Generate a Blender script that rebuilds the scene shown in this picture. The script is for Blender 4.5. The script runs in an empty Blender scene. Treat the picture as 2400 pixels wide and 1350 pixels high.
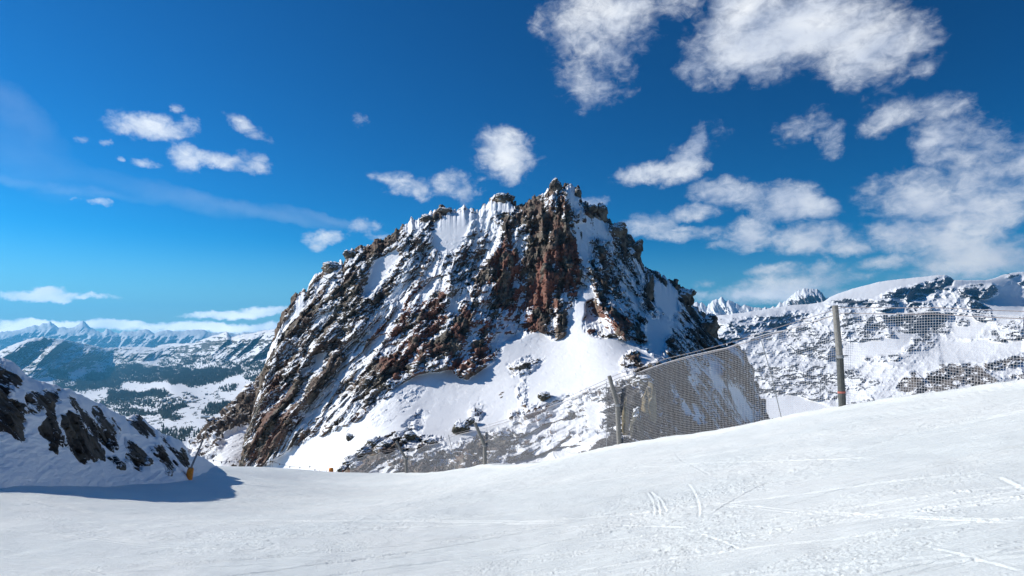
import bpy, math, numpy as np
from mathutils import Vector, Euler
R_ = math.radians
# ------------------------------------------------------------------ camera, sky, sun, exposure
F, CU, HV, CZ = 1400.0, 1200.0, 790.0, 1.6          # focal length and horizon row in photo pixels, eye height
sc = bpy.context.scene
col = sc.collection
cam_d = bpy.data.cameras.new('camera'); cam = bpy.data.objects.new('camera', cam_d); col.objects.link(cam)
cam_d.sensor_width = 36; cam_d.lens = 36*F/2400; cam_d.shift_y = (HV-675)/2400
cam_d.clip_start = 0.1; cam_d.clip_end = 120000
cam.location = (0, 0, CZ); cam.rotation_euler = (R_(90), 0, 0)
sc.camera = cam
SUN_AZ, SUN_EL = -79.0, 28.0                        # degrees from +Y (clockwise), elevation
sl = bpy.data.lights.new('sun', 'SUN'); sl.energy = 4.9; sl.angle = R_(0.53); sl.color = (1.0, 0.955, 0.885)
so = bpy.data.objects.new('sun', sl); col.objects.link(so)
sd = Vector((math.sin(R_(SUN_AZ))*math.cos(R_(SUN_EL)), math.cos(R_(SUN_AZ))*math.cos(R_(SUN_EL)), math.sin(R_(SUN_EL))))
so.rotation_euler = sd.to_track_quat('Z', 'Y').to_euler(); so.location = sd*200
sc.view_settings.view_transform = 'Standard'; sc.view_settings.look = 'None'
sc.view_settings.exposure = 0.25; sc.view_settings.gamma = 1.0
sc.cycles.use_denoising = True
sc.cycles.max_bounces = 6; sc.cycles.volume_bounces = 0; sc.cycles.diffuse_bounces = 3
sc.cycles.transparent_max_bounces = 8

class NT:
    def __init__(s, nt): s.nt = nt
    def n(s, t, ins=None, **kw):
        nd = s.nt.nodes.new(t)
        for k, v in kw.items(): setattr(nd, k, v)
        for k, v in (ins or {}).items():
            if hasattr(v, 'is_output'): s.nt.links.new(v, nd.inputs[k])
            else: nd.inputs[k].default_value = v
        return nd
    def m(s, op, a, b=0.0, c=0.0, clamp=False):
        return s.n('ShaderNodeMath', {0: a, 1: b, 2: c}, operation=op, use_clamp=clamp).outputs[0]
    def v(s, op, a, b=(0, 0, 0), sc_=None):
        ins = {0: a, 1: b}
        if sc_ is not None: ins[3] = sc_
        nd = s.n('ShaderNodeVectorMath', ins, operation=op)
        return nd.outputs[1] if op in ('LENGTH', 'DOT_PRODUCT') else nd.outputs[0]
    def noise(s, vec, scale, detail=4, rough=0.55, dist=0.0):
        return s.n('ShaderNodeTexNoise', {'Vector': vec, 'Scale': scale, 'Detail': detail, 'Roughness': rough, 'Distortion': dist})
    def sstep(s, x, lo, hi):
        return s.n('ShaderNodeMapRange', {0: x, 1: lo, 2: hi, 3: 0.0, 4: 1.0}, interpolation_type='SMOOTHSTEP').outputs[0]
    def mix(s, f, a, b):
        nd = s.nt.nodes.new('ShaderNodeMix'); nd.data_type = 'RGBA'
        for k, v in ((0, f), (6, a), (7, b)):
            if hasattr(v, 'is_output'): s.nt.links.new(v, nd.inputs[k])
            else: nd.inputs[k].default_value = v if k == 0 else (*v, 1)
        return nd.outputs[2]

def thin(c): return c[:5]+(c[5]*(.84 if c[0] > 1300 else .95 if c[1] < 650 else 1.0),)
def azel(u, v):
    d = Vector(((u-CU)/F, 1.0, (HV-v)/F)).normalized()
    return math.atan2(d.x, d.y), math.asin(d.z)

CLOUDS = [  # centre u, v, half width, half height, tilt (deg), density
 (350,296,92,27,-6,1.0),(438,288,26,22,0,.8),(410,250,13,11,0,.55),(300,300,40,18,0,.9),
 (430,366,36,32,10,.95),(520,374,95,19,4,1.0),(598,376,42,24,10,.95),(592,300,50,17,24,.7),(625,308,20,18,0,.6),
 (342,383,34,10,-4,.75),(193,330,17,8,-10,.6),(250,335,13,9,0,.55),(280,370,10,6,0,.45),(228,478,33,10,4,.85),(167,468,8,5,0,.5),
 (85,692,110,13,0,1.7),(110,684,46,14,0,1.6),(195,697,90,7,0,1.2),
 (170,764,240,15,0,1.8),(120,758,90,11,0,1.7),(290,759,70,9,0,1.6),(470,768,200,13,0,1.7),(600,764,120,12,-3,1.6),(580,734,135,10,-4,1.7),(620,726,70,9,-4,1.6),(50,776,110,14,0,1.6),
 (843,288,20,16,0,.42),(752,558,52,17,-6,.85),(745,572,28,13,0,.8),(868,533,44,19,-8,.62),(890,556,34,11,-5,.6),
 (940,424,58,26,8,.9),(985,440,34,24,30,.9),(1065,428,56,30,-8,.9),(1095,445,34,30,20,.95),(1125,420,22,10,-20,.5),
 (1178,362,76,52,12,1.3),(1198,405,34,32,0,1.1),(1395,470,34,13,0,.7),
 (1540,400,98,24,-8,1.2),(1600,382,72,38,-25,1.3),(1638,340,30,42,10,1.1),
 (1730,455,100,33,4,1.2),(1830,468,95,44,6,1.3),(1900,485,78,28,8,1.1),(1625,503,66,20,-8,1.0),
 (1520,528,62,28,8,1.1),(1590,552,88,17,4,1.0),(1660,545,50,13,-8,.8),
 (1755,545,58,38,-22,1.15),(1720,572,58,12,-4,.8),(1905,555,105,42,3,1.4),(1985,578,62,20,0,1.0),
 (1830,632,80,17,-3,1.1),(1920,640,50,26,0,1.2),(1860,668,150,38,-6,1.4),(1790,692,160,24,0,1.3),(1650,668,34,14,0,.7),(1660,695,80,14,0,.8),(2020,648,48,15,0,.8),(1950,690,120,22,0,.9),
 (1430,40,130,78,0,1.05),(1410,110,75,62,10,.95),(1375,195,78,48,18,.95),(1415,225,30,24,0,.7),(1450,150,40,60,0,.55),(1590,15,110,30,0,.7),
 (1760,60,150,100,0,1.5),(1700,135,80,62,0,1.0),(1900,60,190,90,5,1.4),(2030,110,150,76,10,1.4),(1990,160,70,46,20,1.0),(2150,165,34,22,30,.6),(1800,160,80,36,0,.8),
 (2090,275,74,36,-10,1.0),(2190,262,80,36,0,1.1),(2225,330,90,60,20,1.2),(2300,360,70,70,0,1.15),(2160,460,150,62,0,1.25),(2310,450,130,84,0,1.35),
 (2390,400,90,90,0,1.2),(2110,545,80,44,0,1.05),(2220,560,120,60,0,1.15),(2300,600,170,44,0,1.3),(2085,613,72,19,0,1.1),(2230,622,120,24,0,1.1),(2200,640,140,16,0,.6),
 (1865,305,40,30,0,.52),(1905,285,30,24,0,.5),(1938,328,26,42,0,.55),(1685,315,20,22,0,.3),(2050,240,40,24,0,.4),(1270,50,26,24,0,.4),(1610,160,24,16,0,.4),
 (2550,480,120,120,0,1.3),(2650,100,200,100,0,1.2),(-200,650,150,30,0,1.0),(-300,300,120,50,0,1.0),
]
WISPS = [(120,440,240,12,2,.15),(400,458,200,24,8,.11),(600,492,190,16,9,.17),(780,515,130,12,10,.14),(60,380,160,60,25,.08),(40,260,120,40,40,.10)]
def build_world():
    w = bpy.data.worlds.new('World'); sc.world = w; w.use_nodes = True
    t = NT(w.node_tree); w.node_tree.nodes.clear()
    tc = t.n('ShaderNodeTexCoord').outputs['Generated']
    sky = t.n('ShaderNodeTexSky', sky_type='NISHITA', sun_disc=False, sun_elevation=R_(SUN_EL), sun_rotation=R_(SUN_AZ), altitude=2600, air_density=1.0, dust_density=0.6, ozone_density=3.0)
    hs = t.n('ShaderNodeHueSaturation', {'Hue': 0.494, 'Saturation': 1.36, 'Value': 1.0, 'Color': sky.outputs[0]}).outputs[0]
    hs = t.v('MULTIPLY', hs, (.70, .93, .98))
    sep = t.n('ShaderNodeSeparateXYZ', {0: tc})
    az = t.m('ARCTAN2', sep.outputs[0], sep.outputs[1]); el = t.m('ARCSINE', sep.outputs[2])
    p = t.n('ShaderNodeCombineXYZ', {0: az, 1: el, 2: 0.0}).outputs[0]
    wn = t.noise(p, 11, 5, .6).outputs['Color']
    wv = t.v('MULTIPLY', t.v('SUBTRACT', wn, (.5, .5, .5)), (.055, .026, 0))
    w2 = t.noise(p, 55, 4, .65).outputs['Color']; wv = t.v('ADD', wv, t.v('MULTIPLY', t.v('SUBTRACT', w2, (.5, .5, .5)), (.022, .014, 0)))
    pw = t.v('ADD', p, wv)
    hs = t.n('ShaderNodeGamma', {0: hs, 1: 1.36}).outputs[0]
    hs = t.v('MULTIPLY', hs, (.06, .545, .51))
    hs = t.v('SCALE', hs, (0, 0, 0), t.m('MULTIPLY_ADD', t.sstep(az, -.1, .75), -.26, 1.0))
    hz = t.m('MULTIPLY', t.sstep(el, .16, -.01), t.m('MULTIPLY_ADD', t.sstep(az, .5, -.7), .45, .5))
    hs = t.mix(hz, hs, (3.3, 5.7, 6.9))
    def field(lst, vec):
        acc = None
        for (u, v, a, b, r, d) in lst:
            A, E = azel(u, v)
            k = math.cos(A)                       # local scale of the tangent plane
            mp = t.n('ShaderNodeMapping', {'Vector': vec, 'Location': (A, E, 0), 'Rotation': (0, 0, R_(-r)), 'Scale': (a/F*k*k*1.12, b/F*k*1.12, 1)}, vector_type='TEXTURE').outputs[0]
            ln = t.v('DOT_PRODUCT', mp, mp)
            val = t.m('MULTIPLY_ADD', ln, -d*.9, d)
            acc = val if acc is None else t.n('ShaderNodeMath', {0: acc, 1: val, 2: .18}, operation='SMOOTH_MAX').outputs[0]
            # carrying the running value along keeps the node stack short
            vec = t.n('ShaderNodeVectorMath', {0: acc, 1: (1e-8, 1e-8, 0), 2: vec}, operation='MULTIPLY_ADD').outputs[0]
        return acc
    M = field([thin(c) for c in CLOUDS], pw)
    M = t.m('MAXIMUM', M, -1.0)
    st = t.v('MULTIPLY', tc, (1, 1, 1.6))
    f1 = t.noise(st, 12, 9, .56, .25).outputs[0]
    f2 = t.noise(t.v('ADD', st, (3.1, 1.7, 0.4)), 52, 7, .62, .5).outputs[0]
    n = t.m('ADD', t.m('MULTIPLY', t.m('SUBTRACT', f1, .5), 2.3), t.m('MULTIPLY', t.m('SUBTRACT', f2, .5), 1.4))
    a = t.sstep(t.m('ADD', M, n), -.10, 1.45)
    Wf = t.m('MAXIMUM', field(WISPS, pw), 0.0)
    a = t.m('MAXIMUM', t.m('MULTIPLY', a, .94), t.m('MULTIPLY', Wf, t.m('MULTIPLY', f1, 1.4)))
    # light tops, greyer undersides: density just below against density just above
    s0 = t.noise(st, 10, 3, .5, .2).outputs[0]; up = t.noise(t.v('ADD', st, (-.02, 0, .03)), 10, 3, .5, .2).outputs[0]
    lit = t.m('MULTIPLY_ADD', t.m('SUBTRACT', s0, up), 2.0, .52)
    lit = t.m('ADD', lit, t.m('MULTIPLY', t.m('SUBTRACT', f1, .5), .7))
    lit = t.m('MULTIPLY_ADD', t.sstep(az, .3, -.2), .30, lit, clamp=True)
    cc = t.mix(lit, (4.4, 5.1, 6.6), (9.0, 9.2, 9.4))
    cc = t.v('SCALE', cc, (0, 0, 0), t.m('MULTIPLY_ADD', t.sstep(el, .10, .0), 1.5, 1.0))
    fin = t.mix(a, hs, cc)
    bg = t.n('ShaderNodeBackground', {'Color': fin, 'Strength': 0.10})
    t.n('ShaderNodeOutputWorld', {0: bg.outputs[0]})
    w.cycles.sampling_method = 'MANUAL'; w.cycles.sample_map_resolution = 512
build_world()

# ------------------------------------------------------------------ numpy helpers
def hsh(ix, iy, iz, seed):
    with np.errstate(over='ignore'):
        h = (ix.astype(np.uint32)*np.uint32(374761393) + iy.astype(np.uint32)*np.uint32(668265263)
             + iz.astype(np.uint32)*np.uint32(2147483647) + np.uint32(seed*974634777 & 0xffffffff))
        h = (h ^ (h >> np.uint32(13)))*np.uint32(1274126177)
        h = (h ^ (h >> np.uint32(15)))*np.uint32(2246822519)
        h = h ^ (h >> np.uint32(16))
    return h
def hf(ix, iy, iz, seed): return (hsh(ix, iy, iz, seed) & np.uint32(0xffffff)).astype(np.float32)/np.float32(16777215)
def vn(x, y, z, seed=0):
    """smooth value noise 0..1"""
    fx, fy, fz = np.floor(x), np.floor(y), np.floor(z)
    ix, iy, iz = fx.astype(np.int64), fy.astype(np.int64), fz.astype(np.int64)
    a, b, c = (x-fx).astype(np.float32), (y-fy).astype(np.float32), (z-fz).astype(np.float32)
    a, b, c = a*a*a*(a*(a*6-15)+10), b*b*b*(b*(b*6-15)+10), c*c*c*(c*(c*6-15)+10)
    def L(dy, dz):
        v0 = hf(ix, iy+dy, iz+dz, seed); return v0+(hf(ix+1, iy+dy, iz+dz, seed)-v0)*a
    p = L(0, 0); p = p+(L(1, 0)-p)*b
    q = L(0, 1); q = q+(L(1, 1)-q)*b
    return p+(q-p)*c
def fbm(x, y, z, o=4, seed=0, g=.5, lac=2.03, ridge=False):
    s = 0; am = 1; t = 0
    for i in range(o):
        v = vn(x+17.3*i, y-9.1*i, z+4.7*i, seed+i)
        if ridge: v = 1-np.abs(2*v-1)
        s = s+am*v; t += am; am *= g; x = x*lac; y = y*lac; z = z*lac
    return s/t
def facet(x, y, z, seed=0):
    """angular block relief: every cell of a scattered-point diagram is a tilted plane; ~ -0.5..0.5"""
    bx, by, bz = np.floor(x-.5).astype(np.int64), np.floor(y-.5).astype(np.int64), np.floor(z-.5).astype(np.int64)
    best = np.full(x.shape, 9., np.float32); out = np.zeros(x.shape, np.float32)
    for i in (0, 1):
        for j in (0, 1):
            for k in (0, 1):
                cx, cy, cz = bx+i, by+j, bz+k
                h1, h2, h3 = hf(cx, cy, cz, seed), hf(cx, cy, cz, seed+1), hf(cx, cy, cz, seed+2)
                dx, dy, dz = x-(cx+.2+.6*h1), y-(cy+.2+.6*h2), z-(cz+.2+.6*h3)
                d = (dx*dx+dy*dy+dz*dz).astype(np.float32)
                h4 = hf(cx, cy, cz, seed+3)
                val = (h4-.5)*.8+((h2-.5)*dx+(h3-.5)*dy+(h1-.7)*dz)*1.3
                m = d < best
                best = np.where(m, d, best); out = np.where(m, val, out)
    return out
def sstep(x, a, b):
    t = np.clip((x-a)/(b-a), 0, 1); return t*t*(3-2*t)
def pix(u, v, D): return np.stack([(u-CU)/F*D, D*np.ones_like(u), CZ+(HV-v)/F*D], -1)
class TPS:
    def __init__(s, pts, vals, reg=0.0):
        s.p = np.array(pts, float); n = len(s.p); s.sc = np.abs(s.p).max(); p = s.p/s.sc
        K = s.k(np.linalg.norm(p[:, None]-p[None], axis=-1))+reg*np.eye(n)
        A = np.zeros((n+3, n+3)); A[:n, :n] = K; A[:n, n] = 1; A[:n, n+1:] = p; A[n:, :n] = A[:n, n:].T
        s.w = np.linalg.solve(A, np.concatenate([np.array(vals, float), np.zeros(3)]))
    def k(s, r): return np.where(r > 0, r*r*np.log(np.maximum(r, 1e-12)), 0)
    def __call__(s, x, y):
        sh = x.shape; x = x.ravel()/s.sc; y = y.ravel()/s.sc; n = len(s.p); p = s.p/s.sc
        r = s.w[n]+s.w[n+1]*x+s.w[n+2]*y
        for i in range(n): r = r+s.w[i]*s.k(np.hypot(x-p[i, 0], y-p[i, 1]))
        return r.reshape(sh)
class LTPS:
    def __init__(s, pts, vals): s.t = TPS(pts, np.log(vals), 1e-4); s.lo, s.hi = np.log(min(vals)*.75), np.log(max(vals)*1.3)
    def __call__(s, x, y): return np.exp(np.clip(s.t(x, y), s.lo, s.hi))
class Mask:
    """soft hand-drawn map in photo pixels: painted polygons, blurred"""
    def __init__(s, base, u0, u1, v0, v1, st=4):
        s.u0, s.v0, s.st = u0, v0, st
        s.U, s.V = np.meshgrid(np.arange(u0, u1, st), np.arange(v0, v1, st), indexing='ij'); s.a = np.full(s.U.shape, float(base))
    def poly(s, pts, val):
        ins = np.zeros(s.U.shape, bool); n = len(pts)
        for i in range(n):
            (x0, y0), (x1, y1) = pts[i], pts[(i+1) % n]
            if y0 == y1: continue
            c = ((s.V >= min(y0, y1)) & (s.V < max(y0, y1)))
            ins ^= c & (s.U < x0+(s.V-y0)*(x1-x0)/(y1-y0))
        s.a[ins] = val; return s
    def blur(s, n=2):
        for _ in range(n):
            p = np.pad(s.a, 1, mode='edge')
            s.a = (p[1:-1, 1:-1]*2+p[:-2, 1:-1]+p[2:, 1:-1]+p[1:-1, :-2]+p[1:-1, 2:])/6
        return s
    def __call__(s, u, v):
        x = np.clip((u-s.u0)/s.st, 0, s.a.shape[0]-1.001); y = np.clip((v-s.v0)/s.st, 0, s.a.shape[1]-1.001)
        i = x.astype(int); j = y.astype(int); x = x-i; y = y-j; a = s.a
        return (a[i, j]*(1-x)+a[i+1, j]*x)*(1-y)+(a[i, j+1]*(1-x)+a[i+1, j+1]*x)*y
def line(pts):
    p = np.array(pts, float); return lambda u: np.interp(u, p[:, 0], p[:, 1])
def grid_normals(P):
    du = np.gradient(P, axis=0); dv = np.gradient(P, axis=1)
    n = np.cross(dv, du); l = np.linalg.norm(n, axis=-1, keepdims=True); return n/np.maximum(l, 1e-9)
def mesh_np(name, verts, faces, mat=None, parent=None, smooth=True, attrs=None):
    """faces: (n,3) or (n,4) int array, or list of such arrays"""
    me = bpy.data.meshes.new(name); verts = np.asarray(verts, np.float32).reshape(-1, 3)
    fl = faces if isinstance(faces, list) else [faces]
    fl = [np.asarray(f, np.int32) for f in fl if len(f)]
    me.vertices.add(len(verts)); me.vertices.foreach_set('co', verts.ravel())
    tot = sum(f.size for f in fl); nf = sum(len(f) for f in fl)
    me.loops.add(tot); me.loops.foreach_set('vertex_index', np.concatenate([f.ravel() for f in fl]))
    me.polygons.add(nf); cnt = np.concatenate([np.full(len(f), f.shape[1], np.int32) for f in fl])
    me.polygons.foreach_set('loop_start', np.concatenate([[0], np.cumsum(cnt)[:-1]]).astype(np.int32))
    me.update(calc_edges=True); me.validate()
    me.polygons.foreach_set('use_smooth', np.full(len(me.polygons), smooth))
    for k, v in (attrs or {}).items():
        at = me.attributes.new(k, 'FLOAT', 'POINT'); at.data.foreach_set('value', np.asarray(v, np.float32).ravel())
    if mat: me.materials.append(mat)
    o = bpy.data.objects.new(name, me); col.objects.link(o)
    if parent: o.parent = parent
    return o
def grid_faces(nu, nv, flip=False):
    i, j = np.meshgrid(np.arange(nu-1), np.arange(nv-1), indexing='ij'); a = (i*nv+j).ravel()
    q = np.stack([a, a+1, a+nv+1, a+nv], -1); return q[:, ::-1] if flip else q
def tag(o, label=None, cat=None, group=None, kind=None):
    for k, v in (('label', label), ('category', cat), ('group', group), ('kind', kind)):
        if v: o[k] = v
    return o
def empty(name, loc, label, cat, group=None):
    o = bpy.data.objects.new(name, None); col.objects.link(o); o.location = loc; o.empty_display_size = .3
    return tag(o, label, cat, group)

# ------------------------------------------------------------------ materials
def new_mat(name):
    m = bpy.data.materials.new(name); m.use_nodes = True; t = NT(m.node_tree)
    b = m.node_tree.nodes['Principled BSDF']; return m, t, b
def snow_rock(name, sc_m, rock_dark=(.022, .02, .018), rock_light=(.12, .105, .085), red=(.17, .062, .042), snow=(.86, .875, .90), edge=.10, bump=1.0, slope=None):
    """snow lying on rock: vertex attribute 'snow' says how much, noise breaks the edge; sc_m = size of the smallest stones"""
    m, t, b = new_mat(name)
    pos = t.n('ShaderNodeNewGeometry').outputs['Position']
    fine = t.noise(pos, 1/sc_m, 4, .6).outputs[0]
    big = t.noise(pos, .12/sc_m, 5, .6).outputs[0]
    if slope is None:
        a = t.n('ShaderNodeAttribute', attribute_name='snow').outputs['Fac']
    else:
        nz = t.n('ShaderNodeSeparateXYZ', {0: t.n('ShaderNodeNewGeometry').outputs['Normal']}).outputs[2]
        a = t.m('MULTIPLY_ADD', t.m('SUBTRACT', nz, slope), 1.6, .5)
        a = t.m('MULTIPLY_ADD', t.m('SUBTRACT', big, .5), 1.2, a)
    f = t.sstep(t.m('MULTIPLY_ADD', t.m('SUBTRACT', fine, .5), .6, a), .5-edge, .5+edge)
    rk = t.mix(t.sstep(big, .35, .65), rock_dark, rock_light)
    rk = t.mix(t.m('MULTIPLY', t.sstep(fine, .5, .8), .6), rk, rock_light)
    if slope is None:
        rd = t.n('ShaderNodeAttribute', attribute_name='red').outputs['Fac']
        rk = t.mix(t.m('MULTIPLY', rd, -1.0, clamp=True), rk, (.035, .036, .04))      # negative values: shade painted in as darker rock
        rk = t.mix(t.m('MULTIPLY', rd, t.m('MULTIPLY_ADD', fine, .9, .3), clamp=True), rk, red)
    c = t.mix(f, rk, snow)
    t.nt.links.new(c, b.inputs['Base Color'])
    b.inputs['Roughness'].default_value = .8; b.inputs['Specular IOR Level'].default_value = .25
    bm = t.n('ShaderNodeBump', {'Strength': .6*bump, 'Distance': sc_m*.5, 'Height': t.m('MULTIPLY', fine, t.m('MULTIPLY_ADD', f, -.85, 1.0))})
    t.nt.links.new(bm.outputs[0], b.inputs['Normal'])
    return m
def plain(name, c, rough=.6, metal=0.0, var=.25, scale=8.0, bump=.2):
    m, t, b = new_mat(name)
    pos = t.n('ShaderNodeTexCoord').outputs['Object']
    n = t.noise(pos, scale, 5, .65).outputs[0]
    d = tuple(x*(1-var) for x in c); l = tuple(min(1, x*(1+var)) for x in c)
    t.nt.links.new(t.mix(t.sstep(n, .3, .7), d, l), b.inputs['Base Color'])
    b.inputs['Roughness'].default_value = rough; b.inputs['Metallic'].default_value = metal
    bm = t.n('ShaderNodeBump', {'Strength': bump, 'Distance': .01, 'Height': n}); t.nt.links.new(bm.outputs[0], b.inputs['Normal'])
    return m
def piste_mat():
    m, t, b = new_mat('piste_snow')
    pos = t.n('ShaderNodeNewGeometry').outputs['Position']
    lo = t.noise(pos, .35, 4, .6).outputs[0]
    patch = t.sstep(t.noise(t.v('MULTIPLY', pos, (.5, .9, .5)), .6, 5, .65).outputs[0], .52, .68)
    crumb = t.n('ShaderNodeTexVoronoi', {'Vector': pos, 'Scale': 17.0, 'Randomness': 1.0}, feature='F1').outputs[0]
    crumb = t.m('MULTIPLY', t.sstep(crumb, .45, .1), patch)
    grain = t.noise(pos, 42, 5, .7).outputs[0]
    # wind and ski streaks running along the run
    mp = t.n('ShaderNodeMapping', {'Vector': pos, 'Rotation': (0, 0, R_(-22)), 'Scale': (1.2, 9.0, 1.0)}).outputs[0]
    streak = t.noise(mp, 1.0, 6, .7).outputs[0]
    h = t.m('ADD', t.m('MULTIPLY', crumb, .020), t.m('ADD', t.m('MULTIPLY', grain, .016), t.m('MULTIPLY', t.sstep(streak, .35, .7), .022)))
    bm = t.n('ShaderNodeBump', {'Strength': .75, 'Distance': 1.0, 'Height': h})
    t.nt.links.new(bm.outputs[0], b.inputs['Normal'])
    c = t.mix(t.sstep(lo, .35, .65), (.81, .85, .835), (.86, .885, .86))
    t.nt.links.new(c, b.inputs['Base Color'])
    b.inputs['Roughness'].default_value = .65; b.inputs['Specular IOR Level'].default_value = .2
    return m
M_piste = piste_mat()
M_cliff = snow_rock('cliff_rock_and_snow', .55, rock_dark=(.035, .031, .027), rock_light=(.20, .17, .13), red=(.22, .085, .058))
M_hump = snow_rock('bank_rock_and_snow', .16, rock_dark=(.018, .018, .017), rock_light=(.105, .095, .075), edge=.06)
M_boulder = snow_rock('boulder_rock', .22, rock_light=(.13, .12, .08), slope=.50, edge=.08)
M_range = snow_rock('range_rock_and_snow', 14.0, rock_dark=(.035, .043, .055), rock_light=(.13, .14, .155), red=(.15, .12, .095))
M_far = snow_rock('far_range_snow', 60.0, rock_dark=(.05, .055, .06), rock_light=(.16, .15, .14))
M_valley = snow_rock('valley_snow', 12.0, rock_dark=(.03, .04, .035), rock_light=(.09, .09, .075))
M_post = plain('weathered_post', (.22, .21, .19), .75, scale=14)
M_postdark = plain('dark_wrap', (.075, .08, .075), .6, scale=10)
M_steel = plain('galvanised_steel', (.35, .35, .35), .45, .7, scale=20)
M_net = plain('pale_net_cord', (.44, .44, .46), .7, var=.1)
M_rope = plain('thin_cable', (.30, .27, .27), .6, var=.1)
M_orange = plain('orange_padding', (.80, .26, .02), .55, var=.18, scale=5)
M_redf = plain('faded_red_net', (.42, .12, .09), .7)
M_dark = plain('dark_flag', (.05, .045, .05), .7)
M_tree = plain('conifer_foliage', (.035, .05, .035), .8, var=.5, scale=.02, bump=0)
M_house = plain('house_walls', (.25, .20, .15), .8, var=.4, scale=.05, bump=0)

# ------------------------------------------------------------------ relief builder
def relief(name, us, top, bot, nv, depth, disp, snow_fn, mat, curl=(0, 1), back=None, gamma=1.0, ray=False, jag=(0, 5)):
    us = np.asarray(us, float); tt = np.linspace(0, 1, nv)**gamma
    U = np.repeat(us[:, None], nv, 1); T = (top(us)-(fbm(us/jag[1], us*0, us*0, 3, 77, g=.6)-.45)*jag[0])[:, None]; V = T+(bot(us)[:, None]-T)*tt[None]
    D = depth(U, V)+curl[0]*np.exp(-(V-T)/curl[1])
    P = pix(U, V, D); N = grid_normals(P)
    dd = disp(P, U, V)
    if isinstance(dd, tuple):                    # big ribs set back and forward, small blocks along the normal
        P = pix(U, V, D-dd[0]); N = grid_normals(P); P = P+N*dd[1][..., None]
    elif ray: P = pix(U, V, D+dd)
    else: P = P+N*dd[..., None]
    N = grid_normals(P)
    sn, rd = snow_fn(P, N, U, V)
    if back:
        n, step, drop = back; ex = []
        dirv = P[:, 0]-np.array([0, 0, CZ]); dirv[:, 2] = 0; dirv /= np.linalg.norm(dirv, axis=-1, keepdims=True)
        for k in range(n, 0, -1):
            a = step*k; q = P[:, 0]+dirv*a; q[:, 2] -= drop*a*(k/n)**.3
            q[:, 2] += (fbm(q[:, 0]/step/3, q[:, 1]/step/3, q[:, 2]*0, 3, 5)-.5)*step*(.8 if k > 1 else .2)
            ex.append(q)
        P = np.concatenate([np.stack(ex, 1), P], 1)
        pad = lambda a: np.concatenate([np.repeat(a[:, :1], n, 1), a], 1)
        sn = pad(sn); rd = pad(rd)
    nu, nw = P.shape[:2]
    o = mesh_np(name, P, grid_faces(nu, nw), mat, attrs={'snow': sn, 'red': rd})
    o['kind'] = 'structure'
    return o, P, U, V
def ranksnow(Fv, R, sel, k=5.0):
    s = np.sort(Fv[sel].ravel()[::7]); r = np.searchsorted(s, Fv)/len(s)
    return np.clip(.5+(r-R)*k, 0, 1)

# ------------------------------------------------------------------ piste
NETPTS = [  # u, top v of net, foot v, depth
 (2760,752,850,12.5),(2400,744,893,15.6),(2200,734,925,17.4),(1974,738,958,20),(1810,783,986,22.6),(1700,815,1008,24.6),(1560,850,1031,27.4),(1500,873,1039,28.8),(1450,888,1046,30),
 (1300,950,1066,37.5),(1200,985,1082,43.6),(1137,1005,1091,49),(1060,1022,1100,55),(1030,1037,1103,57.5),(952,1052,1109,65),(880,1062,1114,71.5),(820,1072,1119,78)]
NP_ = np.array(NETPTS, float); NETXYZ = pix(NP_[:, 0], NP_[:, 2], NP_[:, 3]); NETTOP = pix(NP_[:, 0], NP_[:, 1], NP_[:, 3])
gp = [(1974,958,20),(1450,1046,30),(1137,1091,49),(952,1109,65),(820,1119,78),(2400,895,15.6),(1700,1008,24.6),
      (0,1350,8.2),(0,1200,16.0),(0,1135,22),(220,1140,30),(440,1122,44),(495,1096,57),(600,1094,70),(730,1112,76),
      (600,1200,23),(600,1130,45),(1000,1150,37),(776,1134,55),(700,1124,58),(850,1140,50),(640,1114,58),(900,1152,42),(1060,1130,42),(790,1121,79),(640,1098,74),(1200,1350,6.9),(2400,1350,3.75)]
gx = [pix(np.array(float(u)), np.array(float(v)), np.array(float(d))) for u, v, d in gp]
gx += [np.array(q, float) for q in ((0,0,0),(0,-15,2.6),(15,-15,6),(-15,-12,.4),(30,-5,8),(-35,10,-2),(-40,40,-6),(-32,88,-22),(-20,100,-31),(-48,75,-18),(-40,110,-36),(0,95,-25))]
gx = np.array(gx); GT = TPS(gx[:, :2], gx[:, 2], reg=1e-5)
def seg_dist(x, y, poly):
    """signed distance to the fence line, positive on its far side"""
    best = np.full(x.shape, 1e9); sg = np.zeros(x.shape)
    for a, b in zip(poly[:-1], poly[1:]):
        d = b-a; L = d@d; t = np.clip(((x-a[0])*d[0]+(y-a[1])*d[1])/L, 0, 1)
        dd = np.hypot(x-a[0]-t*d[0], y-a[1]-t*d[1]); cr = d[0]*(y-a[1])-d[1]*(x-a[0])
        m = dd < best; best = np.where(m, dd, best); sg = np.where(m, -np.sign(cr), sg)
    return best*sg
LINE = np.concatenate([np.array([[34, -20], [22, 0]]), NETXYZ[:, :2], np.array([[-27, 84], [-36, 92]])])
def ground_base(x, y):
    z = GT(x, y); d = seg_dist(x, y, LINE)
    return z-.55*np.clip(d-.7, 0, None)**1.15
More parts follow.
